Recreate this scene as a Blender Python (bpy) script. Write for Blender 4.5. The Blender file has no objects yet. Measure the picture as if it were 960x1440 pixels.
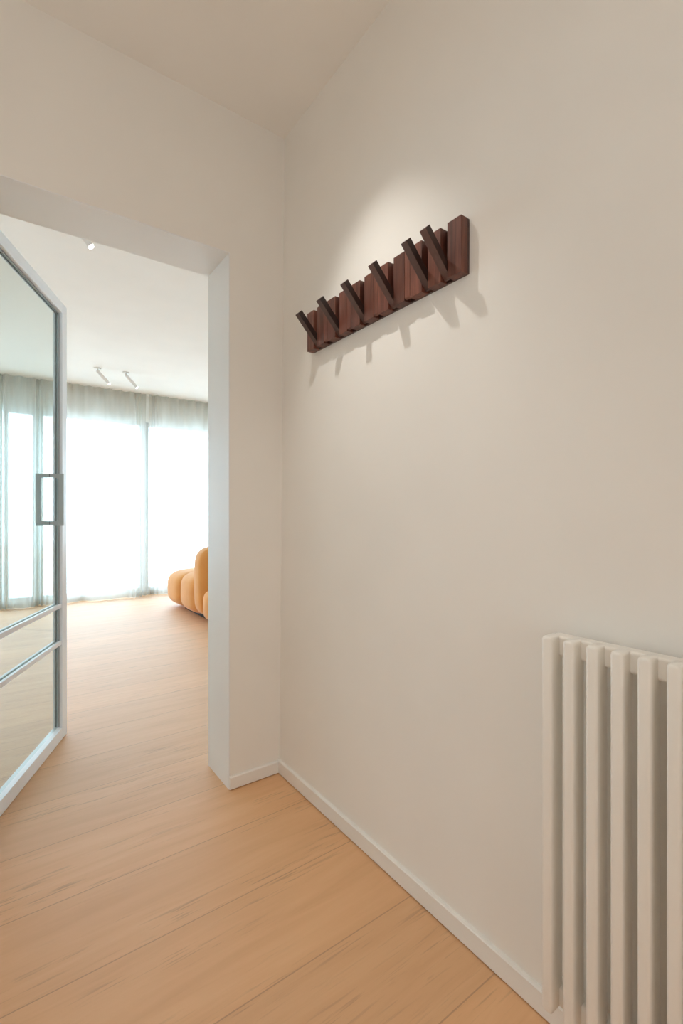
import bpy, bmesh, math, random
from mathutils import Vector, Matrix
random.seed(4)
C = bpy.context.scene.collection
SC = bpy.context.scene

# ------------------------------------------------------------------ materials
def new_mat(name):
    m = bpy.data.materials.new(name); m.use_nodes = True
    nt = m.node_tree
    for n in list(nt.nodes): nt.nodes.remove(n)
    out = nt.nodes.new('ShaderNodeOutputMaterial')
    return m, nt, out
def N(nt, t, **kw):
    n = nt.nodes.new(t)
    for k, v in kw.items():
        if k.startswith('in_'):
            k = k[3:]
            n.inputs[int(k) if k.isdigit() else k].default_value = v
        else: setattr(n, k, v)
    return n
def L(nt, a, b): nt.links.new(a, b)
def rgb(c): return (c[0], c[1], c[2], 1)
def ramp(nt, fac, stops):
    r = N(nt, 'ShaderNodeValToRGB'); e = r.color_ramp.elements
    while len(e) < len(stops): e.new(0.5)
    for q, (p, c) in zip(e, stops): q.position = p; q.color = rgb(c)
    if fac is not None: L(nt, fac, r.inputs[0])
    return r

def paint(name, col, rough=.6, bump=.04, scale=260, var=.015, spec=.3):
    m, nt, out = new_mat(name)
    b = N(nt, 'ShaderNodeBsdfPrincipled', in_Roughness=rough)
    b.inputs['Specular IOR Level'].default_value = spec
    tc = N(nt, 'ShaderNodeTexCoord')
    n1 = N(nt, 'ShaderNodeTexNoise', in_Scale=3.0); L(nt, tc.outputs['Object'], n1.inputs['Vector'])
    r = ramp(nt, n1.outputs['Fac'], [(.3, [c*(1-var) for c in col]), (.7, [min(1, c*(1+var)) for c in col])])
    L(nt, r.outputs[0], b.inputs['Base Color'])
    if bump:
        n2 = N(nt, 'ShaderNodeTexNoise', in_Scale=scale); L(nt, tc.outputs['Object'], n2.inputs['Vector'])
        bp = N(nt, 'ShaderNodeBump', in_Strength=bump, in_Distance=.002)
        L(nt, n2.outputs['Fac'], bp.inputs['Height']); L(nt, bp.outputs[0], b.inputs['Normal'])
    L(nt, b.outputs[0], out.inputs[0])
    return m

def floor_mat():
    m, nt, out = new_mat('oak_planks')
    b = N(nt, 'ShaderNodeBsdfPrincipled')
    tc = N(nt, 'ShaderNodeTexCoord')
    sp = N(nt, 'ShaderNodeSeparateXYZ'); L(nt, tc.outputs['Object'], sp.inputs[0])
    def M(op, a, bb=None, c=None):
        n = N(nt, 'ShaderNodeMath', operation=op)
        for i, v in enumerate((a, bb, c)):
            if v is None: continue
            if isinstance(v, (int, float)): n.inputs[i].default_value = v
            else: L(nt, v, n.inputs[i])
        return n.outputs[0]
    W = .282
    v = M('DIVIDE', M('SUBTRACT', sp.outputs[1], .1335), W)
    row = M('FLOOR', v); fv = M('FRACT', v)
    wn = N(nt, 'ShaderNodeTexWhiteNoise', noise_dimensions='1D'); L(nt, row, wn.inputs['W'])
    u = M('DIVIDE', M('ADD', M('ADD', sp.outputs[0], 0.8), M('MULTIPLY', wn.outputs['Value'], 1.2)), 5.2)
    pl = M('FLOOR', u); fu = M('FRACT', u)
    wn2 = N(nt, 'ShaderNodeTexWhiteNoise', noise_dimensions='2D')
    cb = N(nt, 'ShaderNodeCombineXYZ'); L(nt, row, cb.inputs[0]); L(nt, pl, cb.inputs[1]); L(nt, cb.outputs[0], wn2.inputs['Vector'])
    # grain coordinates: stretched along the plank, shifted per plank
    gx = M('ADD', M('MULTIPLY', sp.outputs[0], 1.0), M('MULTIPLY', wn2.outputs['Value'], 37.0))
    gc = N(nt, 'ShaderNodeCombineXYZ'); L(nt, gx, gc.inputs[0]); L(nt, sp.outputs[1], gc.inputs[1]); L(nt, M('MULTIPLY', row, 3.1), gc.inputs[2])
    mp = N(nt, 'ShaderNodeMapping'); mp.inputs['Scale'].default_value = (1.3, 14, 1); L(nt, gc.outputs[0], mp.inputs[0])
    n1 = N(nt, 'ShaderNodeTexNoise', in_Scale=1.6, in_Detail=6.0, in_Roughness=.6, in_Distortion=.6); L(nt, mp.outputs[0], n1.inputs['Vector'])
    mp2 = N(nt, 'ShaderNodeMapping'); mp2.inputs['Scale'].default_value = (7, 130, 1); L(nt, gc.outputs[0], mp2.inputs[0])
    n2 = N(nt, 'ShaderNodeTexNoise', in_Scale=1.0, in_Detail=3.0); L(nt, mp2.outputs[0], n2.inputs['Vector'])
    base = ramp(nt, n1.outputs['Fac'], [(.25, FLOOR_D), (.5, FLOOR_M), (.75, FLOOR_L)])
    # dark pores only inside the cathedral bands
    mp3 = N(nt, 'ShaderNodeMapping'); mp3.inputs['Scale'].default_value = (.9, 5.5, 1); L(nt, gc.outputs[0], mp3.inputs[0])
    n3 = N(nt, 'ShaderNodeTexNoise', in_Scale=1.7, in_Detail=2.0, in_Distortion=.4); L(nt, mp3.outputs[0], n3.inputs['Vector'])
    band = ramp(nt, n3.outputs['Fac'], [(.48, (0, 0, 0)), (.62, (1, 1, 1))])
    pore = ramp(nt, n2.outputs['Fac'], [(.57, (0, 0, 0)), (.68, (1, 1, 1))])
    pf = M('MULTIPLY', M('MULTIPLY', band.outputs[0], pore.outputs[0]), .5)
    mx = N(nt, 'ShaderNodeMix', data_type='RGBA'); L(nt, pf, mx.inputs[0]); L(nt, base.outputs[0], mx.inputs[6]); mx.inputs[7].default_value = rgb(FLOOR_P)
    # plank tone
    tone = M('ADD', M('MULTIPLY', wn2.outputs['Value'], .12), .94)
    hs = N(nt, 'ShaderNodeHueSaturation'); L(nt, tone, hs.inputs['Value']); L(nt, mx.outputs[2], hs.inputs['Color'])
    # joints
    e1 = M('MINIMUM', fv, M('SUBTRACT', 1.0, fv)); e2 = M('MINIMUM', fu, M('SUBTRACT', 1.0, fu))
    j = M('MAXIMUM', M('LESS_THAN', e1, .0016/W), M('LESS_THAN', e2, .0012/5.2))
    mj = N(nt, 'ShaderNodeMix', data_type='RGBA'); L(nt, M('MULTIPLY', j, .42), mj.inputs[0]); L(nt, hs.outputs[0], mj.inputs[6]); mj.inputs[7].default_value = (.16, .08, .035, 1)
    L(nt, mj.outputs[2], b.inputs['Base Color'])
    b.inputs['Coat Weight'].default_value = 1; b.inputs['Coat Roughness'].default_value = .7; b.inputs['Coat IOR'].default_value = 1.55
    b.inputs['Roughness'].default_value = .57
    b.inputs['Specular IOR Level'].default_value = .6
    h = M('SUBTRACT', M('MULTIPLY', n2.outputs['Fac'], .25), M('MULTIPLY', j, 1.0))
    bp = N(nt, 'ShaderNodeBump', in_Strength=.15, in_Distance=.002); L(nt, h, bp.inputs['Height']); L(nt, bp.outputs[0], b.inputs['Normal'])
    L(nt, b.outputs[0], out.inputs[0])
    return m

def wood_mat(name, c1, c2, c3, rough=.42, seed=0.0):
    m, nt, out = new_mat(name)
    b = N(nt, 'ShaderNodeBsdfPrincipled', in_Roughness=rough)
    tc = N(nt, 'ShaderNodeTexCoord'); oi = N(nt, 'ShaderNodeObjectInfo')
    off = N(nt, 'ShaderNodeVectorMath', operation='SCALE'); L(nt, oi.outputs['Location'], off.inputs[0]); off.inputs['Scale'].default_value = 7.3
    ad = N(nt, 'ShaderNodeVectorMath', operation='ADD'); L(nt, tc.outputs['Object'], ad.inputs[0]); L(nt, off.outputs[0], ad.inputs[1])
    mp = N(nt, 'ShaderNodeMapping'); mp.inputs['Scale'].default_value = (60, 60, 5); L(nt, ad.outputs[0], mp.inputs[0])
    n = N(nt, 'ShaderNodeTexNoise', in_Scale=1.0, in_Detail=5.0, in_Distortion=.8); L(nt, mp.outputs[0], n.inputs['Vector'])
    r = ramp(nt, n.outputs['Fac'], [(.28, c1), (.5, c2), (.75, c3)])
    hs = N(nt, 'ShaderNodeHueSaturation')
    mr = N(nt, 'ShaderNodeMapRange'); L(nt, oi.outputs['Random'], mr.inputs[0]); mr.inputs[3].default_value = .75; mr.inputs[4].default_value = 1.3
    L(nt, mr.outputs[0], hs.inputs['Value']); L(nt, r.outputs[0], hs.inputs['Color'])
    L(nt, hs.outputs[0], b.inputs['Base Color'])
    bp = N(nt, 'ShaderNodeBump', in_Strength=.12, in_Distance=.001); L(nt, n.outputs['Fac'], bp.inputs['Height']); L(nt, bp.outputs[0], b.inputs['Normal'])
    L(nt, b.outputs[0], out.inputs[0])
    return m

def glass_mat(name, tint, refl=1.0):
    m, nt, out = new_mat(name)
    t = N(nt, 'ShaderNodeBsdfTransparent'); t.inputs[0].default_value = rgb(tint)
    g = N(nt, 'ShaderNodeBsdfGlossy', in_Roughness=.0); g.inputs[0].default_value = (1, 1, 1, 1)
    f = N(nt, 'ShaderNodeLayerWeight', in_Blend=.5)
    p5 = N(nt, 'ShaderNodeMath', operation='POWER'); L(nt, f.outputs['Facing'], p5.inputs[0]); p5.inputs[1].default_value = 11.8
    k = N(nt, 'ShaderNodeMath', operation='MULTIPLY_ADD'); L(nt, p5.outputs[0], k.inputs[0]); k.inputs[1].default_value = .85*refl; k.inputs[2].default_value = .04*refl
    mx = N(nt, 'ShaderNodeMixShader'); L(nt, k.outputs[0], mx.inputs[0]); L(nt, t.outputs[0], mx.inputs[1]); L(nt, g.outputs[0], mx.inputs[2])
    L(nt, mx.outputs[0], out.inputs[0])
    return m

def sheer_mat():
    m, nt, out = new_mat('sheer_fabric')
    tc = N(nt, 'ShaderNodeTexCoord')
    nz = N(nt, 'ShaderNodeTexNoise', in_Scale=900.0); L(nt, tc.outputs['Object'], nz.inputs['Vector'])
    col = ramp(nt, nz.outputs['Fac'], [(.3, (.76, .75, .68)), (.7, (.82, .81, .74))])
    d = N(nt, 'ShaderNodeBsdfDiffuse'); L(nt, col.outputs[0], d.inputs[0])
    t = N(nt, 'ShaderNodeBsdfTranslucent'); t.inputs[0].default_value = (.61, .61, .59, 1)
    m1 = N(nt, 'ShaderNodeMixShader', in_Fac=.5); L(nt, d.outputs[0], m1.inputs[1]); L(nt, t.outputs[0], m1.inputs[2])
    tr = N(nt, 'ShaderNodeBsdfTransparent')
    # seen edge-on a weave closes up
    lw = N(nt, 'ShaderNodeLayerWeight', in_Blend=.35)
    mr = N(nt, 'ShaderNodeMapRange'); L(nt, lw.outputs['Facing'], mr.inputs[0]); mr.inputs[3].default_value = .34; mr.inputs[4].default_value = .05
    m2 = N(nt, 'ShaderNodeMixShader'); L(nt, mr.outputs[0], m2.inputs[0]); L(nt, m1.outputs[0], m2.inputs[1]); L(nt, tr.outputs[0], m2.inputs[2])
    L(nt, m2.outputs[0], out.inputs[0])
    return m

def fabric_mat(name, c1, c2):
    m, nt, out = new_mat(name)
    b = N(nt, 'ShaderNodeBsdfPrincipled', in_Roughness=.85)
    b.inputs['Sheen Weight'].default_value = .3
    tc = N(nt, 'ShaderNodeTexCoord')
    n1 = N(nt, 'ShaderNodeTexNoise', in_Scale=5.0, in_Detail=3.0); L(nt, tc.outputs['Object'], n1.inputs['Vector'])
    r = ramp(nt, n1.outputs['Fac'], [(.3, c1), (.7, c2)]); L(nt, r.outputs[0], b.inputs['Base Color'])
    n2 = N(nt, 'ShaderNodeTexNoise', in_Scale=420.0); L(nt, tc.outputs['Object'], n2.inputs['Vector'])
    bp = N(nt, 'ShaderNodeBump', in_Strength=.25, in_Distance=.003); L(nt, n2.outputs['Fac'], bp.inputs['Height']); L(nt, bp.outputs[0], b.inputs['Normal'])
    L(nt, b.outputs[0], out.inputs[0])
    return m

def glow_mat(name, col, s):
    m, nt, out = new_mat(name)
    e = N(nt, 'ShaderNodeEmission', in_Strength=s); e.inputs[0].default_value = rgb(col)
    L(nt, e.outputs[0], out.inputs[0]); return m

FLOOR_D, FLOOR_M, FLOOR_L, FLOOR_P = (.61, .328, .145), (.67, .37, .172), (.71, .41, .20), (.27, .15, .075)
M_WALL = paint('cream_wall_paint', (.82, .792, .742), .75, .03, 320)
M_CEIL = paint('ceiling_paint', (.87, .845, .80), .8, .02, 320)
M_LIV = paint('white_wall_paint', (.84, .84, .82), .75, .03, 320)
M_TRIM = paint('white_trim_lacquer', (.80, .775, .73), .4, .0)
M_LINING = paint('white_lining_paint', (.80, .80, .785), .45, .0)
M_FLOOR = floor_mat()
M_RAD = paint('warm_white_enamel', (.84, .805, .745), .28, .0, spec=.5)
M_DOORW = paint('white_lacquered_frame', (.84, .885, .945), .35, .0, spec=.5)
M_GASKET = paint('grey_gasket', (.33, .35, .37), .5, .0)
M_HANDLE = paint('brushed_grey_metal', (.42, .46, .48), .4, .0)
M_SEAM = paint('dark_seam', (.05, .055, .06), .6, .0)
M_GLASS = glass_mat('tinted_door_glass', (.885, .92, .91), .9)
M_PANE = glass_mat('window_glass', (.97, .985, .98), .6)
M_WINF = paint('window_frame_lacquer', (.52, .53, .52), .5, .0)
M_SHEER = sheer_mat()
M_HEM = fabric_mat('curtain_tape', (.62, .60, .52), (.7, .68, .60))
M_SOFA = fabric_mat('ochre_upholstery', (.72, .315, .08), (.78, .365, .105))
M_BLACK = paint('black_plastic', (.02, .018, .016), .6, .0)
M_LAMP = paint('white_lamp_lacquer', (.78, .78, .77), .4, .0)
M_LENS = glow_mat('lit_lamp_lens', (1, .98, .94), 6.0)
M_SLAT = wood_mat('red_brown_stained_wood', (.070, .022, .014), (.118, .038, .024), (.20, .070, .042))
M_HOOK = wood_mat('dark_brown_stained_wood', (.075, .036, .029), (.090, .044, .036), (.11, .056, .046))
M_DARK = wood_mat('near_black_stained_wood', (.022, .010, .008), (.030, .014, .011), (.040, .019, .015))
M_PAVE = paint('pale_terrace_paving', (.62, .61, .58), .8, .05, 60)

# ------------------------------------------------------------------ helpers
def obj(name, bm, mat, parent=None, smooth=False, loc=None):
    me = bpy.data.meshes.new(name); bmesh.ops.recalc_face_normals(bm, faces=bm.faces); bm.to_mesh(me); bm.free()
    for p in me.polygons: p.use_smooth = smooth
    for mm in (mat if isinstance(mat, (list, tuple)) else [mat]): me.materials.append(mm)
    o = bpy.data.objects.new(name, me); C.objects.link(o)
    if parent: o.parent = parent
    if loc: o.location = loc
    return o
def thing(name, label, cat, loc=(0, 0, 0), rotz=0, group=None):
    o = bpy.data.objects.new(name, None); C.objects.link(o)
    o.empty_display_size = .1
    o.location = loc; o.rotation_euler = (0, 0, rotz); o['label'] = label; o['category'] = cat
    if group: o['group'] = group
    return o
def struct(o, label=None):
    o['kind'] = 'structure'
    if label: o['label'] = label
    return o
def box(bm, x0, x1, y0, y1, z0, z1, bevel=0, seg=2):
    vs = [bm.verts.new((x, y, z)) for x in (x0, x1) for y in (y0, y1) for z in (z0, z1)]
    F = [(0, 1, 3, 2), (4, 6, 7, 5), (0, 4, 5, 1), (2, 3, 7, 6), (0, 2, 6, 4), (1, 5, 7, 3)]
    fs = [bm.faces.new([vs[i] for i in f]) for f in F]
    if bevel:
        es = list({e for f in fs for e in f.edges})
        bmesh.ops.bevel(bm, geom=es, offset=bevel, segments=seg, affect='EDGES', profile=.5)
    return bm
def bx(*a, **k): return box(bmesh.new(), *a, **k)
def prism(bm, pts, axis, a0, a1, bevel=0, seg=2):
    """pts: 2-D outline, extruded along axis between a0 and a1"""
    def P(p, a):
        return {'x': (a, p[0], p[1]), 'y': (p[0], a, p[1]), 'z': (p[0], p[1], a)}[axis]
    A = [bm.verts.new(P(p, a0)) for p in pts]; B = [bm.verts.new(P(p, a1)) for p in pts]
    n = len(pts); fs = [bm.faces.new(A), bm.faces.new(B[::-1])]
    for i in range(n): fs.append(bm.faces.new((A[i], B[i], B[(i+1) % n], A[(i+1) % n])))
    if bevel:
        es = list({e for f in fs for e in f.edges})
        bmesh.ops.bevel(bm, geom=es, offset=bevel, segments=seg, affect='EDGES', profile=.5)
    return bm
def tube(bm, p0, p1, r0, r1=None, n=20, caps=True):
    p0, p1 = Vector(p0), Vector(p1); r1 = r0 if r1 is None else r1
    d = (p1 - p0).normalized(); a = d.orthogonal().normalized(); b = d.cross(a)
    rings = []
    for p, r in ((p0, r0), (p1, r1)):
        rings.append([bm.verts.new(p + (a*math.cos(2*math.pi*i/n) + b*math.sin(2*math.pi*i/n))*r) for i in range(n)])
    for i in range(n): bm.faces.new((rings[0][i], rings[0][(i+1) % n], rings[1][(i+1) % n], rings[1][i]))
    if caps: bm.faces.new(rings[0][::-1]); bm.faces.new(rings[1])
    return bm
def pillow(bm, c, s, n=4.0, nu=40, nv=22, nz=None):
    """a stuffed cushion: super-ellipsoid of centre c and half sizes s"""
    nz = nz or n
    f = lambda w, k: math.copysign(abs(w)**(2.0/k), w)
    rows = []
    for j in range(nv+1):
        ph = -math.pi/2 + math.pi*j/nv
        rr = f(math.cos(ph), nz) if abs(math.cos(ph)) > 1e-9 else 0
        row = []
        for i in range(nu):
            t = 2*math.pi*i/nu
            row.append(bm.verts.new((c[0] + s[0]*rr*f(math.cos(t), n), c[1] + s[1]*rr*f(math.sin(t), n), c[2] + s[2]*f(math.sin(ph), nz))))
            if rr == 0: break
        rows.append(row)
    for j in range(nv):
        a, b = rows[j], rows[j+1]
        for i in range(nu):
            k = (i+1) % nu
            if len(a) == 1: bm.faces.new((a[0], b[k], b[i]))
            elif len(b) == 1: bm.faces.new((a[i], a[k], b[0]))
            else: bm.faces.new((a[i], a[k], b[k], b[i]))
    return bm

# ------------------------------------------------------------------ setting
H = 2.69
XB, XT = .963, .988                      # the right wall leans out slightly
XW = lambda z: XB + (XT - XB)*z/H
YD0, YD1 = 1.778, 2.005                  # doorway wall
OX0, OX1, OZ = -.055, .737, 2.122        # opening
HX0, HY0 = -1.15, -2.6                   # hall
LX0, LX1, LY1 = -3.2, 4.6, 6.745          # living room

struct(obj('floor', bx(LX0-.2, LX1+.2, HY0-.2, 7.2, -.12, 0), M_FLOOR), 'light oak plank floor running through hall and living room')
bm = bmesh.new(); box(bm, HX0-.2, 1.3, HY0-.2, YD0+.1, H, H+.12)
struct(obj('ceiling', bm, M_CEIL))
struct(obj('ceiling', bx(LX0-.2, LX1+.2, YD0+.1, 7.2, H, H+.12), M_LIV))
bm = bmesh.new(); prism(bm, [(XB, -.02), (1.16, -.02), (1.16, H+.01), (XT, H+.01)], 'y', HY0-.1, YD0)
struct(obj('wall_right', bm, M_WALL))
struct(obj('wall_left', bx(HX0-.15, HX0, HY0-.1, YD0, -.02, H+.01), M_WALL))
struct(obj('wall_back', bx(HX0-.15, 1.16, HY0-.15, HY0, -.02, H+.01), M_WALL))
# wall with the doorway, one outline
bm = bmesh.new()
prism(bm, [(LX0, -.02), (OX0-.0035, -.02), (OX0-.0035, OZ+.0035), (OX1+.0035, OZ+.0035), (OX1+.0035, -.02), (LX1, -.02), (LX1, H+.01), (LX0, H+.01)], 'y', YD0, YD1)
struct(obj('wall_front', bm, M_WALL))
bm = bmesh.new()                          # white lining of the opening
q = .0035
prism(bm, [(OX0-q, -.001), (OX0, -.001), (OX0, OZ), (OX1, OZ), (OX1, -.001), (OX1+q, -.001), (OX1+q, OZ+q), (OX0-q, OZ+q)], 'y', YD0-.0006, YD1+.0006)
struct(obj('trim_1', bm, M_LINING), 'white lining of the doorway')
# living room shell
struct(obj('wall_living_left', bx(LX0-.15, LX0, YD0, 7.1, -.02, H+.01), M_LIV))
struct(obj('wall_living_right', bx(LX1, LX1+.15, YD0, 7.1, -.02, H+.01), M_LIV))
ZL = 2.335                                # head of the windows
W_EDGES = [-3.08, -1.52, .04, .385, 1.60, 3.16, 4.5]
struct(obj('wall_far', bx(LX0, LX1, LY1, LY1+.26, ZL, H+.01), M_LIV))
for k in range(6):
    x0, x1 = W_EDGES[k], W_EDGES[k+1]
    w = thing('window_%d' % (k+1), '', '', (0, 0, 0))
    del w['label'], w['category']
    struct(w)
    g = .002
    bm = bmesh.new()
    box(bm, x0+g, x0+.055, LY1+.02, LY1+.10, 0, ZL); box(bm, x1-.055, x1-g, LY1+.02, LY1+.10, 0, ZL)
    box(bm, x0+.055, x1-.055, LY1+.02, LY1+.10, 0, .10); box(bm, x0+.055, x1-.055, LY1+.02, LY1+.10, ZL-.05, ZL)
    obj('window_frame', bm, M_WINF, w)
    obj('pane', bx(x0+.056, x1-.056, LY1+.055, LY1+.063, .101, ZL-.051), M_PANE, w)
# terrace beyond the windows
struct(obj('terrace', bx(-9, 11, 7.2, 14, -.2, -.05), M_PAVE))

# baseboards, held a hair above the floor
BH = .055
bm = bmesh.new()
prism(bm, [(XB-.011, .0035), (XB+.004, .0035), (XB+.004, BH), (XB-.008, BH), (XB-.011, BH-.003)], 'y', HY0, YD0)
struct(obj('baseboard_right', bm, M_TRIM))
bm = bmesh.new()
prism(bm, [(YD0-.011, .0035), (YD0+.004, .0035), (YD0+.004, BH-.004), (YD0-.008, BH-.004), (YD0-.011, BH-.007)], 'x', OX1+.001, XB-.011)
struct(obj('baseboard_front', bm, M_TRIM))
bm = bmesh.new()
prism(bm, [(YD0-.011, .0035), (YD0+.004, .0035), (YD0+.004, BH), (YD0-.008, BH), (YD0-.011, BH-.003)], 'x', HX0, OX0-.001)
struct(obj('baseboard_front', bm, M_TRIM))
struct(obj('baseboard_left', bx(HX0-.004, HX0+.011, HY0, YD0-.011, .0035, BH), M_TRIM))

# ------------------------------------------------------------------ glass door, open into the living room
ang = math.radians(66.01)
fre = Vector((.2745, 2.7025)); dv = Vector((math.cos(ang), math.sin(ang)))
DW = .735
hin = fre - dv*DW
door = thing('door_1', 'white framed glass door standing open into the living room', 'door', (hin.x, hin.y, 0), ang)
struct(door); del door['category']
# local: x along the leaf from hinge to free edge, -y faces the hall
T = .042; SW = .060; Z0, Z1 = .002, 2.112
for x0, x1 in ((0, SW), (DW-SW, DW)):
    obj('stile', bx(x0, x1, 0, T, Z0, Z1, bevel=.0015), M_DOORW, door)
obj('top_rail', bx(SW+.0005, DW-SW-.0005, 0, T, Z1-.050, Z1, bevel=.0015), M_DOORW, door)
obj('bottom_rail', bx(SW+.0005, DW-SW-.0005, 0, T, Z0, .057, bevel=.0015), M_DOORW, door)
for z0, z1 in ((.638, .658), (.460, .480)):
    bm = bmesh.new()
    box(bm, SW+.001, DW-SW-.001, .003, .0165, z0, z1, bevel=.0015); box(bm, SW+.001, DW-SW-.001, .0265, .039, z0, z1, bevel=.0015)
    obj('glazing_bar', bm, M_DOORW, door)
obj('glass_pane', bx(SW+.003, DW-SW-.003, .0178, .0252, .064, Z1-.052), M_GLASS, door)
bm = bmesh.new()                          # grey glazing gasket round the pane
for y0, y1 in ((.0125, .0172), (.0258, .031)):
    for x0, x1 in ((SW+.0007, SW+.009), (DW-SW-.009, DW-SW-.0007)): box(bm, x0, x1, y0, y1, .0635, Z1-.0515)
    box(bm, SW+.009, DW-SW-.009, y0, y1, Z1-.0575, Z1-.0515)
obj('gasket', bm, M_GASKET, door)
# square pull: two U-shaped bars back to back through the glass
HX = DW - .153; hz0, hz1 = 1.039, 1.278; b = .0185; e = .0585
for side, name in ((-1, 'handle'), (1, 'handle')):
    yc = .0215; y_in = yc + side*.0004; y_out = yc + side*e
    bm = bmesh.new()
    pts = [(y_in, hz0), (y_out, hz0), (y_out, hz1), (y_in, hz1), (y_in, hz1-b), (y_out-side*b, hz1-b), (y_out-side*b, hz0+b), (y_in, hz0+b)]
    prism(bm, pts, 'x', HX-.006, HX+.006, bevel=.0012)
    h = obj('handle', bm, M_HANDLE, door)
    h['label'] = 'grey metal pull handle'
    bm = bmesh.new()
    for z in (hz0+.0005, hz1-b+.0005): box(bm, HX-.0064, HX+.0064, y_in-.0006, y_in+.0006, z, z+b-.001)
    obj('mounting_washer', bm, M_SEAM, h)

# ------------------------------------------------------------------ coat rack
RX = .9795; RF = .947; Ru = .02307; RY0 = .7925; RZ0, RZ1 = 1.705, 1.8485
RYM = RY0 + 16*Ru
rack = thing('coat_rack', 'dark red-brown slatted wooden coat rack with six hooks flipped out on the wall', 'coat rack', (RX, RYM, RZ0))
hh = RZ1 - RZ0; fx = RF - RX
yl = RY0 + 32*Ru - RYM                    # left end in local y
obj('back_plate', bx(-.0075, 0, -16*Ru+.0004, 16*Ru-.0004, 0.001, hh-.001), M_HOOK, rack)
slat_o = None
yy = yl
open_hooks = {0, 2, 4, 6, 8, 9}
slot_y = []
for k in range(11):
    yc = yy - Ru
    if slat_o is None:
        slat_o = obj('slat', bx(fx, -.0078, -Ru+.0002, Ru-.0002, 0, hh, bevel=.0008), M_SLAT, rack); s = slat_o
    else:
        s = slat_o.copy(); C.objects.link(s); s.parent = rack
    s.location = (0, yc, 0)
    yy -= 2*Ru
    if k < 10: slot_y.append(yy - Ru/2); yy -= Ru
# hook profile in (x from the front, z) about the pivot; pivot 10 mm behind the front, 20 mm up
hd = .0205
prof = [(-.010, -.016), (-.0065, -.0195), (.000, -.0195), (.0105, .012), (.0105, hh-.023), (-.010, hh-.023)]
def hook_mesh(rot):
    bm = bmesh.new()
    prism(bm, prof, 'y', -Ru/2+.0006, Ru/2-.0006, bevel=.0009)
    bm.normal_update()
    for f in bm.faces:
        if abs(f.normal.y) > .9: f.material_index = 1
    bmesh.ops.rotate(bm, verts=bm.verts, cent=(0, 0, 0), matrix=Matrix.Rotation(-rot, 3, 'Y'))
    return bm
ho = hc = None
for k in range(10):
    pos = (fx + .0102, slot_y[k], .023)
    if k in open_hooks:
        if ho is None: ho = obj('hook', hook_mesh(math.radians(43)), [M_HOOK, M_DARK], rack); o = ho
        else: o = ho.copy(); C.objects.link(o); o.parent = rack
        o['label'] = 'hook flipped out from the rack'
    else:
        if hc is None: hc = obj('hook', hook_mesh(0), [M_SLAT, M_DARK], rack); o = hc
        else: o = hc.copy(); C.objects.link(o); o.parent = rack
        o['label'] = 'hook folded flush with the slats'
    o.location = pos

# ------------------------------------------------------------------ radiator
RDX = .885                                # front plane
rad = thing('radiator', 'warm white column radiator with upright flat tubes low on the right wall', 'radiator', (.964, .40, 0))
ZB, ZT = .096, .845
NC = 10; pitch = .0440; y1 = .5265
def outline(w, d, r=.0055, n=4):
    pts = []
    for cx, cy, a0 in ((w/2-r, d/2-r, 0), (-w/2+r, d/2-r, 90), (-w/2+r, -d/2+r, 180), (w/2-r, -d/2+r, 270)):
        for i in range(n+1):
            a = math.radians(a0 + 90*i/n); pts.append((cx + r*math.cos(a), cy + r*math.sin(a)))
    return pts
cw, cd = .0215, .044
col_o = None
for k in range(NC):
    if col_o is None:
        bm = bmesh.new()
        # tube with softly closed ends
        o1 = outline(cd, cw)
        rings = []
        for z, s in ((0, .80), (.002, .93), (.006, 1), (ZT-ZB-.006, 1), (ZT-ZB-.002, .93), (ZT-ZB, .80)):
            rings.append([bm.verts.new((p[0] - math.copysign(1, p[0])*(1-s)*.014, p[1] - math.copysign(1, p[1])*(1-s)*.014, z)) for p in o1])
        for a, bb in zip(rings, rings[1:]):
            for i in range(len(o1)):
                j = (i+1) % len(o1); bm.faces.new((a[i], a[j], bb[j], bb[i]))
        bm.faces.new(rings[0][::-1]); bm.faces.new(rings[-1])
        col_o = obj('column', bm, M_RAD, rad, smooth=True); c = col_o
        col_o.data.set_sharp_from_angle(angle=math.radians(50))
    else:
        c = col_o.copy(); C.objects.link(c); c.parent = rad
    c.location = (RDX + cd/2 - .964, y1 - pitch*k - .40, ZB)
hx0, hx1 = RDX + .030 - .964, RDX + .062 - .964
ya, yb = y1 + .0102 - .40, y1 - pitch*(NC-1) - .0102 - .40
for z0, z1 in ((ZT-.041, ZT-.0006), (ZB+.0006, ZB+.041)):
    obj('header', bx(hx0, hx1, yb, ya, z0, z1, bevel=.006, seg=4), M_RAD, rad, smooth=False)
for yk in (y1 - 2.5*pitch, y1 - 6.5*pitch):
    obj('wall_bracket', bx(hx1-.001, XW(.8)-.964+.0005, yk-.40-.009, yk-.40+.009, ZT-.034, ZT-.010, bevel=.001), M_RAD, rad)

# ------------------------------------------------------------------ sofa
SX0, SX1 = 1.62, 3.28
sofa = thing('sofa', 'ochre orange tufted low sofa in the living room, half hidden by the doorway', 'sofa', ((SX0+SX1)/2, 5.1, 0))
def loc(bm): bmesh.ops.translate(bm, verts=bm.verts, vec=(-(SX0+SX1)/2, -5.1, 0)); return bm
half = (SX1 - SX0)/4
bm = bmesh.new()
for i in range(2):
    cx = SX0 + half*(1+2*i)
    pillow(bm, (cx, 5.60, .225), (half*1.02, .275, .215), 4.2, nz=3.6)
    pillow(bm, (cx, 5.10, .240), (half*1.02, .275, .228), 4.2, nz=3.8)
obj('seat', loc(bm), M_SOFA, sofa, smooth=True)
bm = bmesh.new()
for i in range(2):
    cx = SX0 + half*(1+2*i)
    pillow(bm, (cx, 4.735, .40), (half*1.02, .128, .365), 4.5, nz=5.0)
obj('backrest', loc(bm), M_SOFA, sofa, smooth=True)
bm = bmesh.new()
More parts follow.
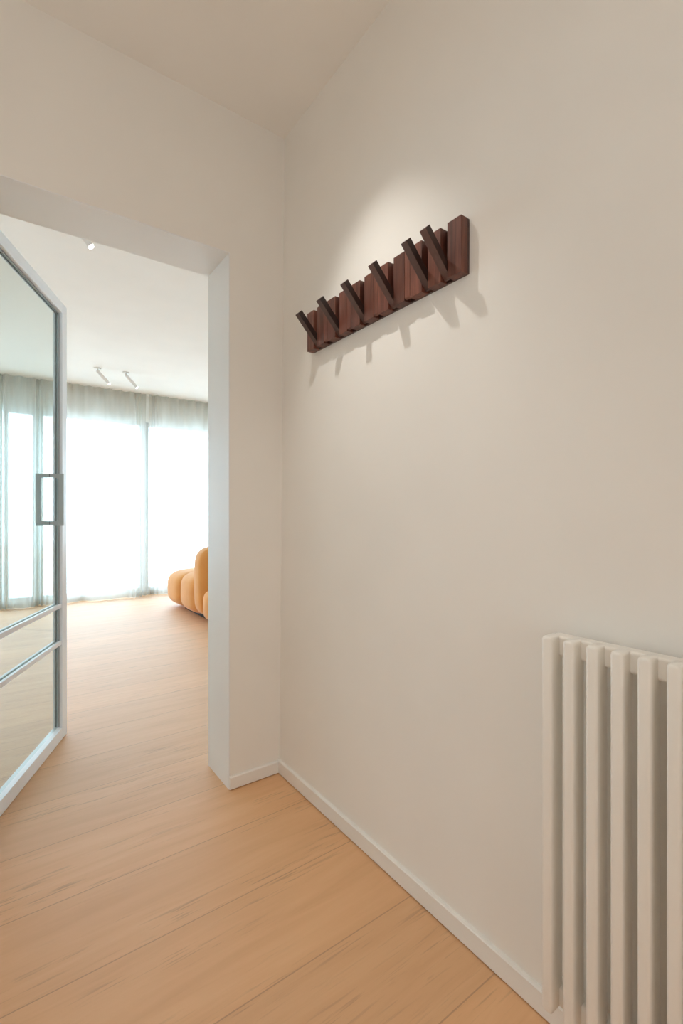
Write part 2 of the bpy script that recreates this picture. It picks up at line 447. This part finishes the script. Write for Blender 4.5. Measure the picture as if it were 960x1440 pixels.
for i in range(2):
    cx = SX0 + half*(1+2*i)
    pillow(bm, (cx, 4.50, .19), (half*1.0, .130, .175), 4.2)
obj('back_bolster', loc(bm), M_SOFA, sofa, smooth=True)
obj('plinth', loc(bx(SX0+.13, SX1-.13, 4.44, 5.50, 0, .03)), M_BLACK, sofa)

# ------------------------------------------------------------------ curtains
def curtain(x0, x1, gathers, name, label, seed, flare):
    rnd = random.Random(seed)
    t = thing(name, label, 'curtain', ((x0+x1)/2, 6.625, 0), 0, 'sheer curtains across the living room windows')
    nx, nz = int((x1-x0)*110), 26
    zt = H - .004
    ph = [rnd.uniform(0, 6.28) for _ in range(6)]
    bm = bmesh.new(); grid = []
    for j in range(nz+1):
        v = j/nz; z = .006 + (zt-.006)*v
        row = []
        for i in range(nx+1):
            x = x0 + (x1-x0)*i/nx
            top = max(0, (z-2.2)/.49)
            s = 2*math.pi*x/.118
            y = .024*math.sin(s)*(.25+.75*top)
            y += (.030*math.sin(2*math.pi*x/.41 + ph[0] + .35*math.sin(z*1.1)) + .018*math.sin(2*math.pi*x/.23 + ph[1] - z*.15))*(1-.85*top)
            y += .03*math.sin(2*math.pi*x/1.15 + ph[3])*(1-v)**2
            dx = 0
            for gx, gw, amp in gathers:     # places where the cloth bunches into deep folds
                g = math.exp(-((x-gx)/gw)**2)
                y += g*amp*math.sin(2*math.pi*(x-gx)/(gw*.62))*(1-.6*v)
                dx -= (x-gx)*g*.45*(.35+.65*v)
            if j == 0: y += .006*math.sin(9*x)
            row.append(bm.verts.new((x + dx - (x0+x1)/2, y, z)))
        grid.append(row)
    for j in range(nz):
        for i in range(nx): bm.faces.new((grid[j][i], grid[j][i+1], grid[j+1][i+1], grid[j+1][i]))
    hem = grid
    def strip(js, name, mat, off):
        b2 = bmesh.new(); rows = []
        for z, f in js:
            src = grid[0] if f == 0 else grid[-1]
            rows.append([b2.verts.new((q.co.x, q.co.y + off, z)) for q in src])
        for a, c in zip(rows, rows[1:]):
            for i in range(len(a)-1): b2.faces.new((a[i], a[i+1], c[i+1], c[i]))
        return b2
    hb = strip([(.005, 0), (.07, 0)], 'hem', M_SHEER, .006)
    hd_ = strip([(zt-.085, 1), (zt, 1)], 'heading_tape', M_SHEER, .004)
    obj('cloth', bm, M_SHEER, t, smooth=True)
    obj('hem', hb, M_SHEER, t, smooth=True)
    obj('heading_tape', hd_, M_SHEER, t, smooth=True)
    return t
curtain(-2.9, 1.600, [(.385, .075, .06), (1.49, .09, .05), (.03, .09, .045)], 'sheer_curtain', 'white sheer curtain left of the dark gap, reaching behind the glass door', 3, 1)
curtain(1.616, 4.3, [(1.70, .07, .035)], 'sheer_curtain', 'white sheer curtain right of the dark gap, behind the orange sofa', 8, 1)

# ------------------------------------------------------------------ ceiling spotlights in the living room
def spot(mx, my, label, k):
    t = thing('ceiling_spotlight', label, 'spotlight', (mx, my, H), 0, 'white tube spotlights on the living room ceiling')
    bm = bmesh.new(); tube(bm, (0, 0, 0), (0, 0, -.012), .038, n=28)
    obj('ceiling_plate', bm, M_LAMP, t)
    bm = bmesh.new(); tube(bm, (0, 0, -.012), (0, 0, -.032), .007); 
    obj('swivel_joint', bm, M_LAMP, t)
    d = Vector((.118, 0, -.125)); p0 = Vector((-.004, 0, -.026)); p1 = p0 + d
    bm = bmesh.new(); tube(bm, p0, p1, .017, n=24)
    obj('lamp_tube', bm, M_LAMP, t)
    dn = d.normalized()
    bm = bmesh.new(); tube(bm, p1 + dn*.0003, p1 + dn*.012, .0165, .012, n=24)
    obj('lens', bm, M_LENS, t)
    return t
spot(.877, 5.77, 'lit white tube spotlight, left one of the pair near the curtains', 0)
spot(1.164, 5.755, 'lit white tube spotlight, right one of the pair near the curtains', 1)
spot(.288, 2.868, 'white spotlight tip peeking out under the top of the doorway', 2)

# ------------------------------------------------------------------ light
def lamp(name, kind, loc, energy, col, **kw):
    d = bpy.data.lights.new(name, kind); d.energy = energy; d.color = col
    for k, v in kw.items(): setattr(d, k, v)
    o = bpy.data.objects.new(name, d); C.objects.link(o); o.location = loc
    return o
def aim(o, tgt): o.rotation_euler = (Vector(tgt) - o.location).to_track_quat('-Z', 'Y').to_euler()
WARM = (.87, .945, 1.0)
l = lamp('rack_spotlight', 'SPOT', (.51, 1.19, 2.55), 30, (1, .975, .93), spot_size=math.radians(68), spot_blend=1.0, shadow_soft_size=.013)
aim(l, (.985, 1.09, 0.9))
l = lamp('hall_side_fill', 'POINT', (-.85, .30, 1.5), 11, WARM, shadow_soft_size=.16)  # unseen fill light, added to brighten the hall from the left
l = lamp('hall_back_fill', 'POINT', (-.2, -2.2, 1.05), 18, WARM, shadow_soft_size=.16)  # second added fill behind the camera, no fixture stands there
# daylight
w = bpy.data.worlds.new('sky'); SC.world = w; w.use_nodes = True
bg = w.node_tree.nodes['Background']; bg.inputs[0].default_value = (.63, .82, 1, 1); bg.inputs[1].default_value = 11.8
p = lamp('window_portal', 'AREA', ((LX0+LX1)/2, 7.02, 1.2), 1, (1, 1, 1), shape='RECTANGLE', size=7.9, size_y=2.5)
p.data.cycles.is_portal = True
p.rotation_euler = (math.radians(-90), 0, 0)   # faces the room (-Y)

# ------------------------------------------------------------------ camera
cam = bpy.data.cameras.new('camera'); co = bpy.data.objects.new('camera', cam); C.objects.link(co)
cam.sensor_fit = 'VERTICAL'; cam.sensor_height = 36; cam.sensor_width = 24; cam.lens = 666/1440*36
cam.shift_y = 3/1440; cam.clip_start = .02
a = math.atan(482/666)
co.location = (0, 0, 1.09); co.rotation_euler = (math.pi/2, 0, -a)
SC.camera = co
SC.view_settings.view_transform = 'Standard'; SC.view_settings.look = 'None'
SC.view_settings.gamma = 1; SC.view_settings.exposure = 0; SC.view_settings.use_curve_mapping = False
SC.cycles.max_bounces = 14; SC.cycles.diffuse_bounces = 8; SC.cycles.transparent_max_bounces = 24
SC.cycles.sample_clamp_indirect = 8.0
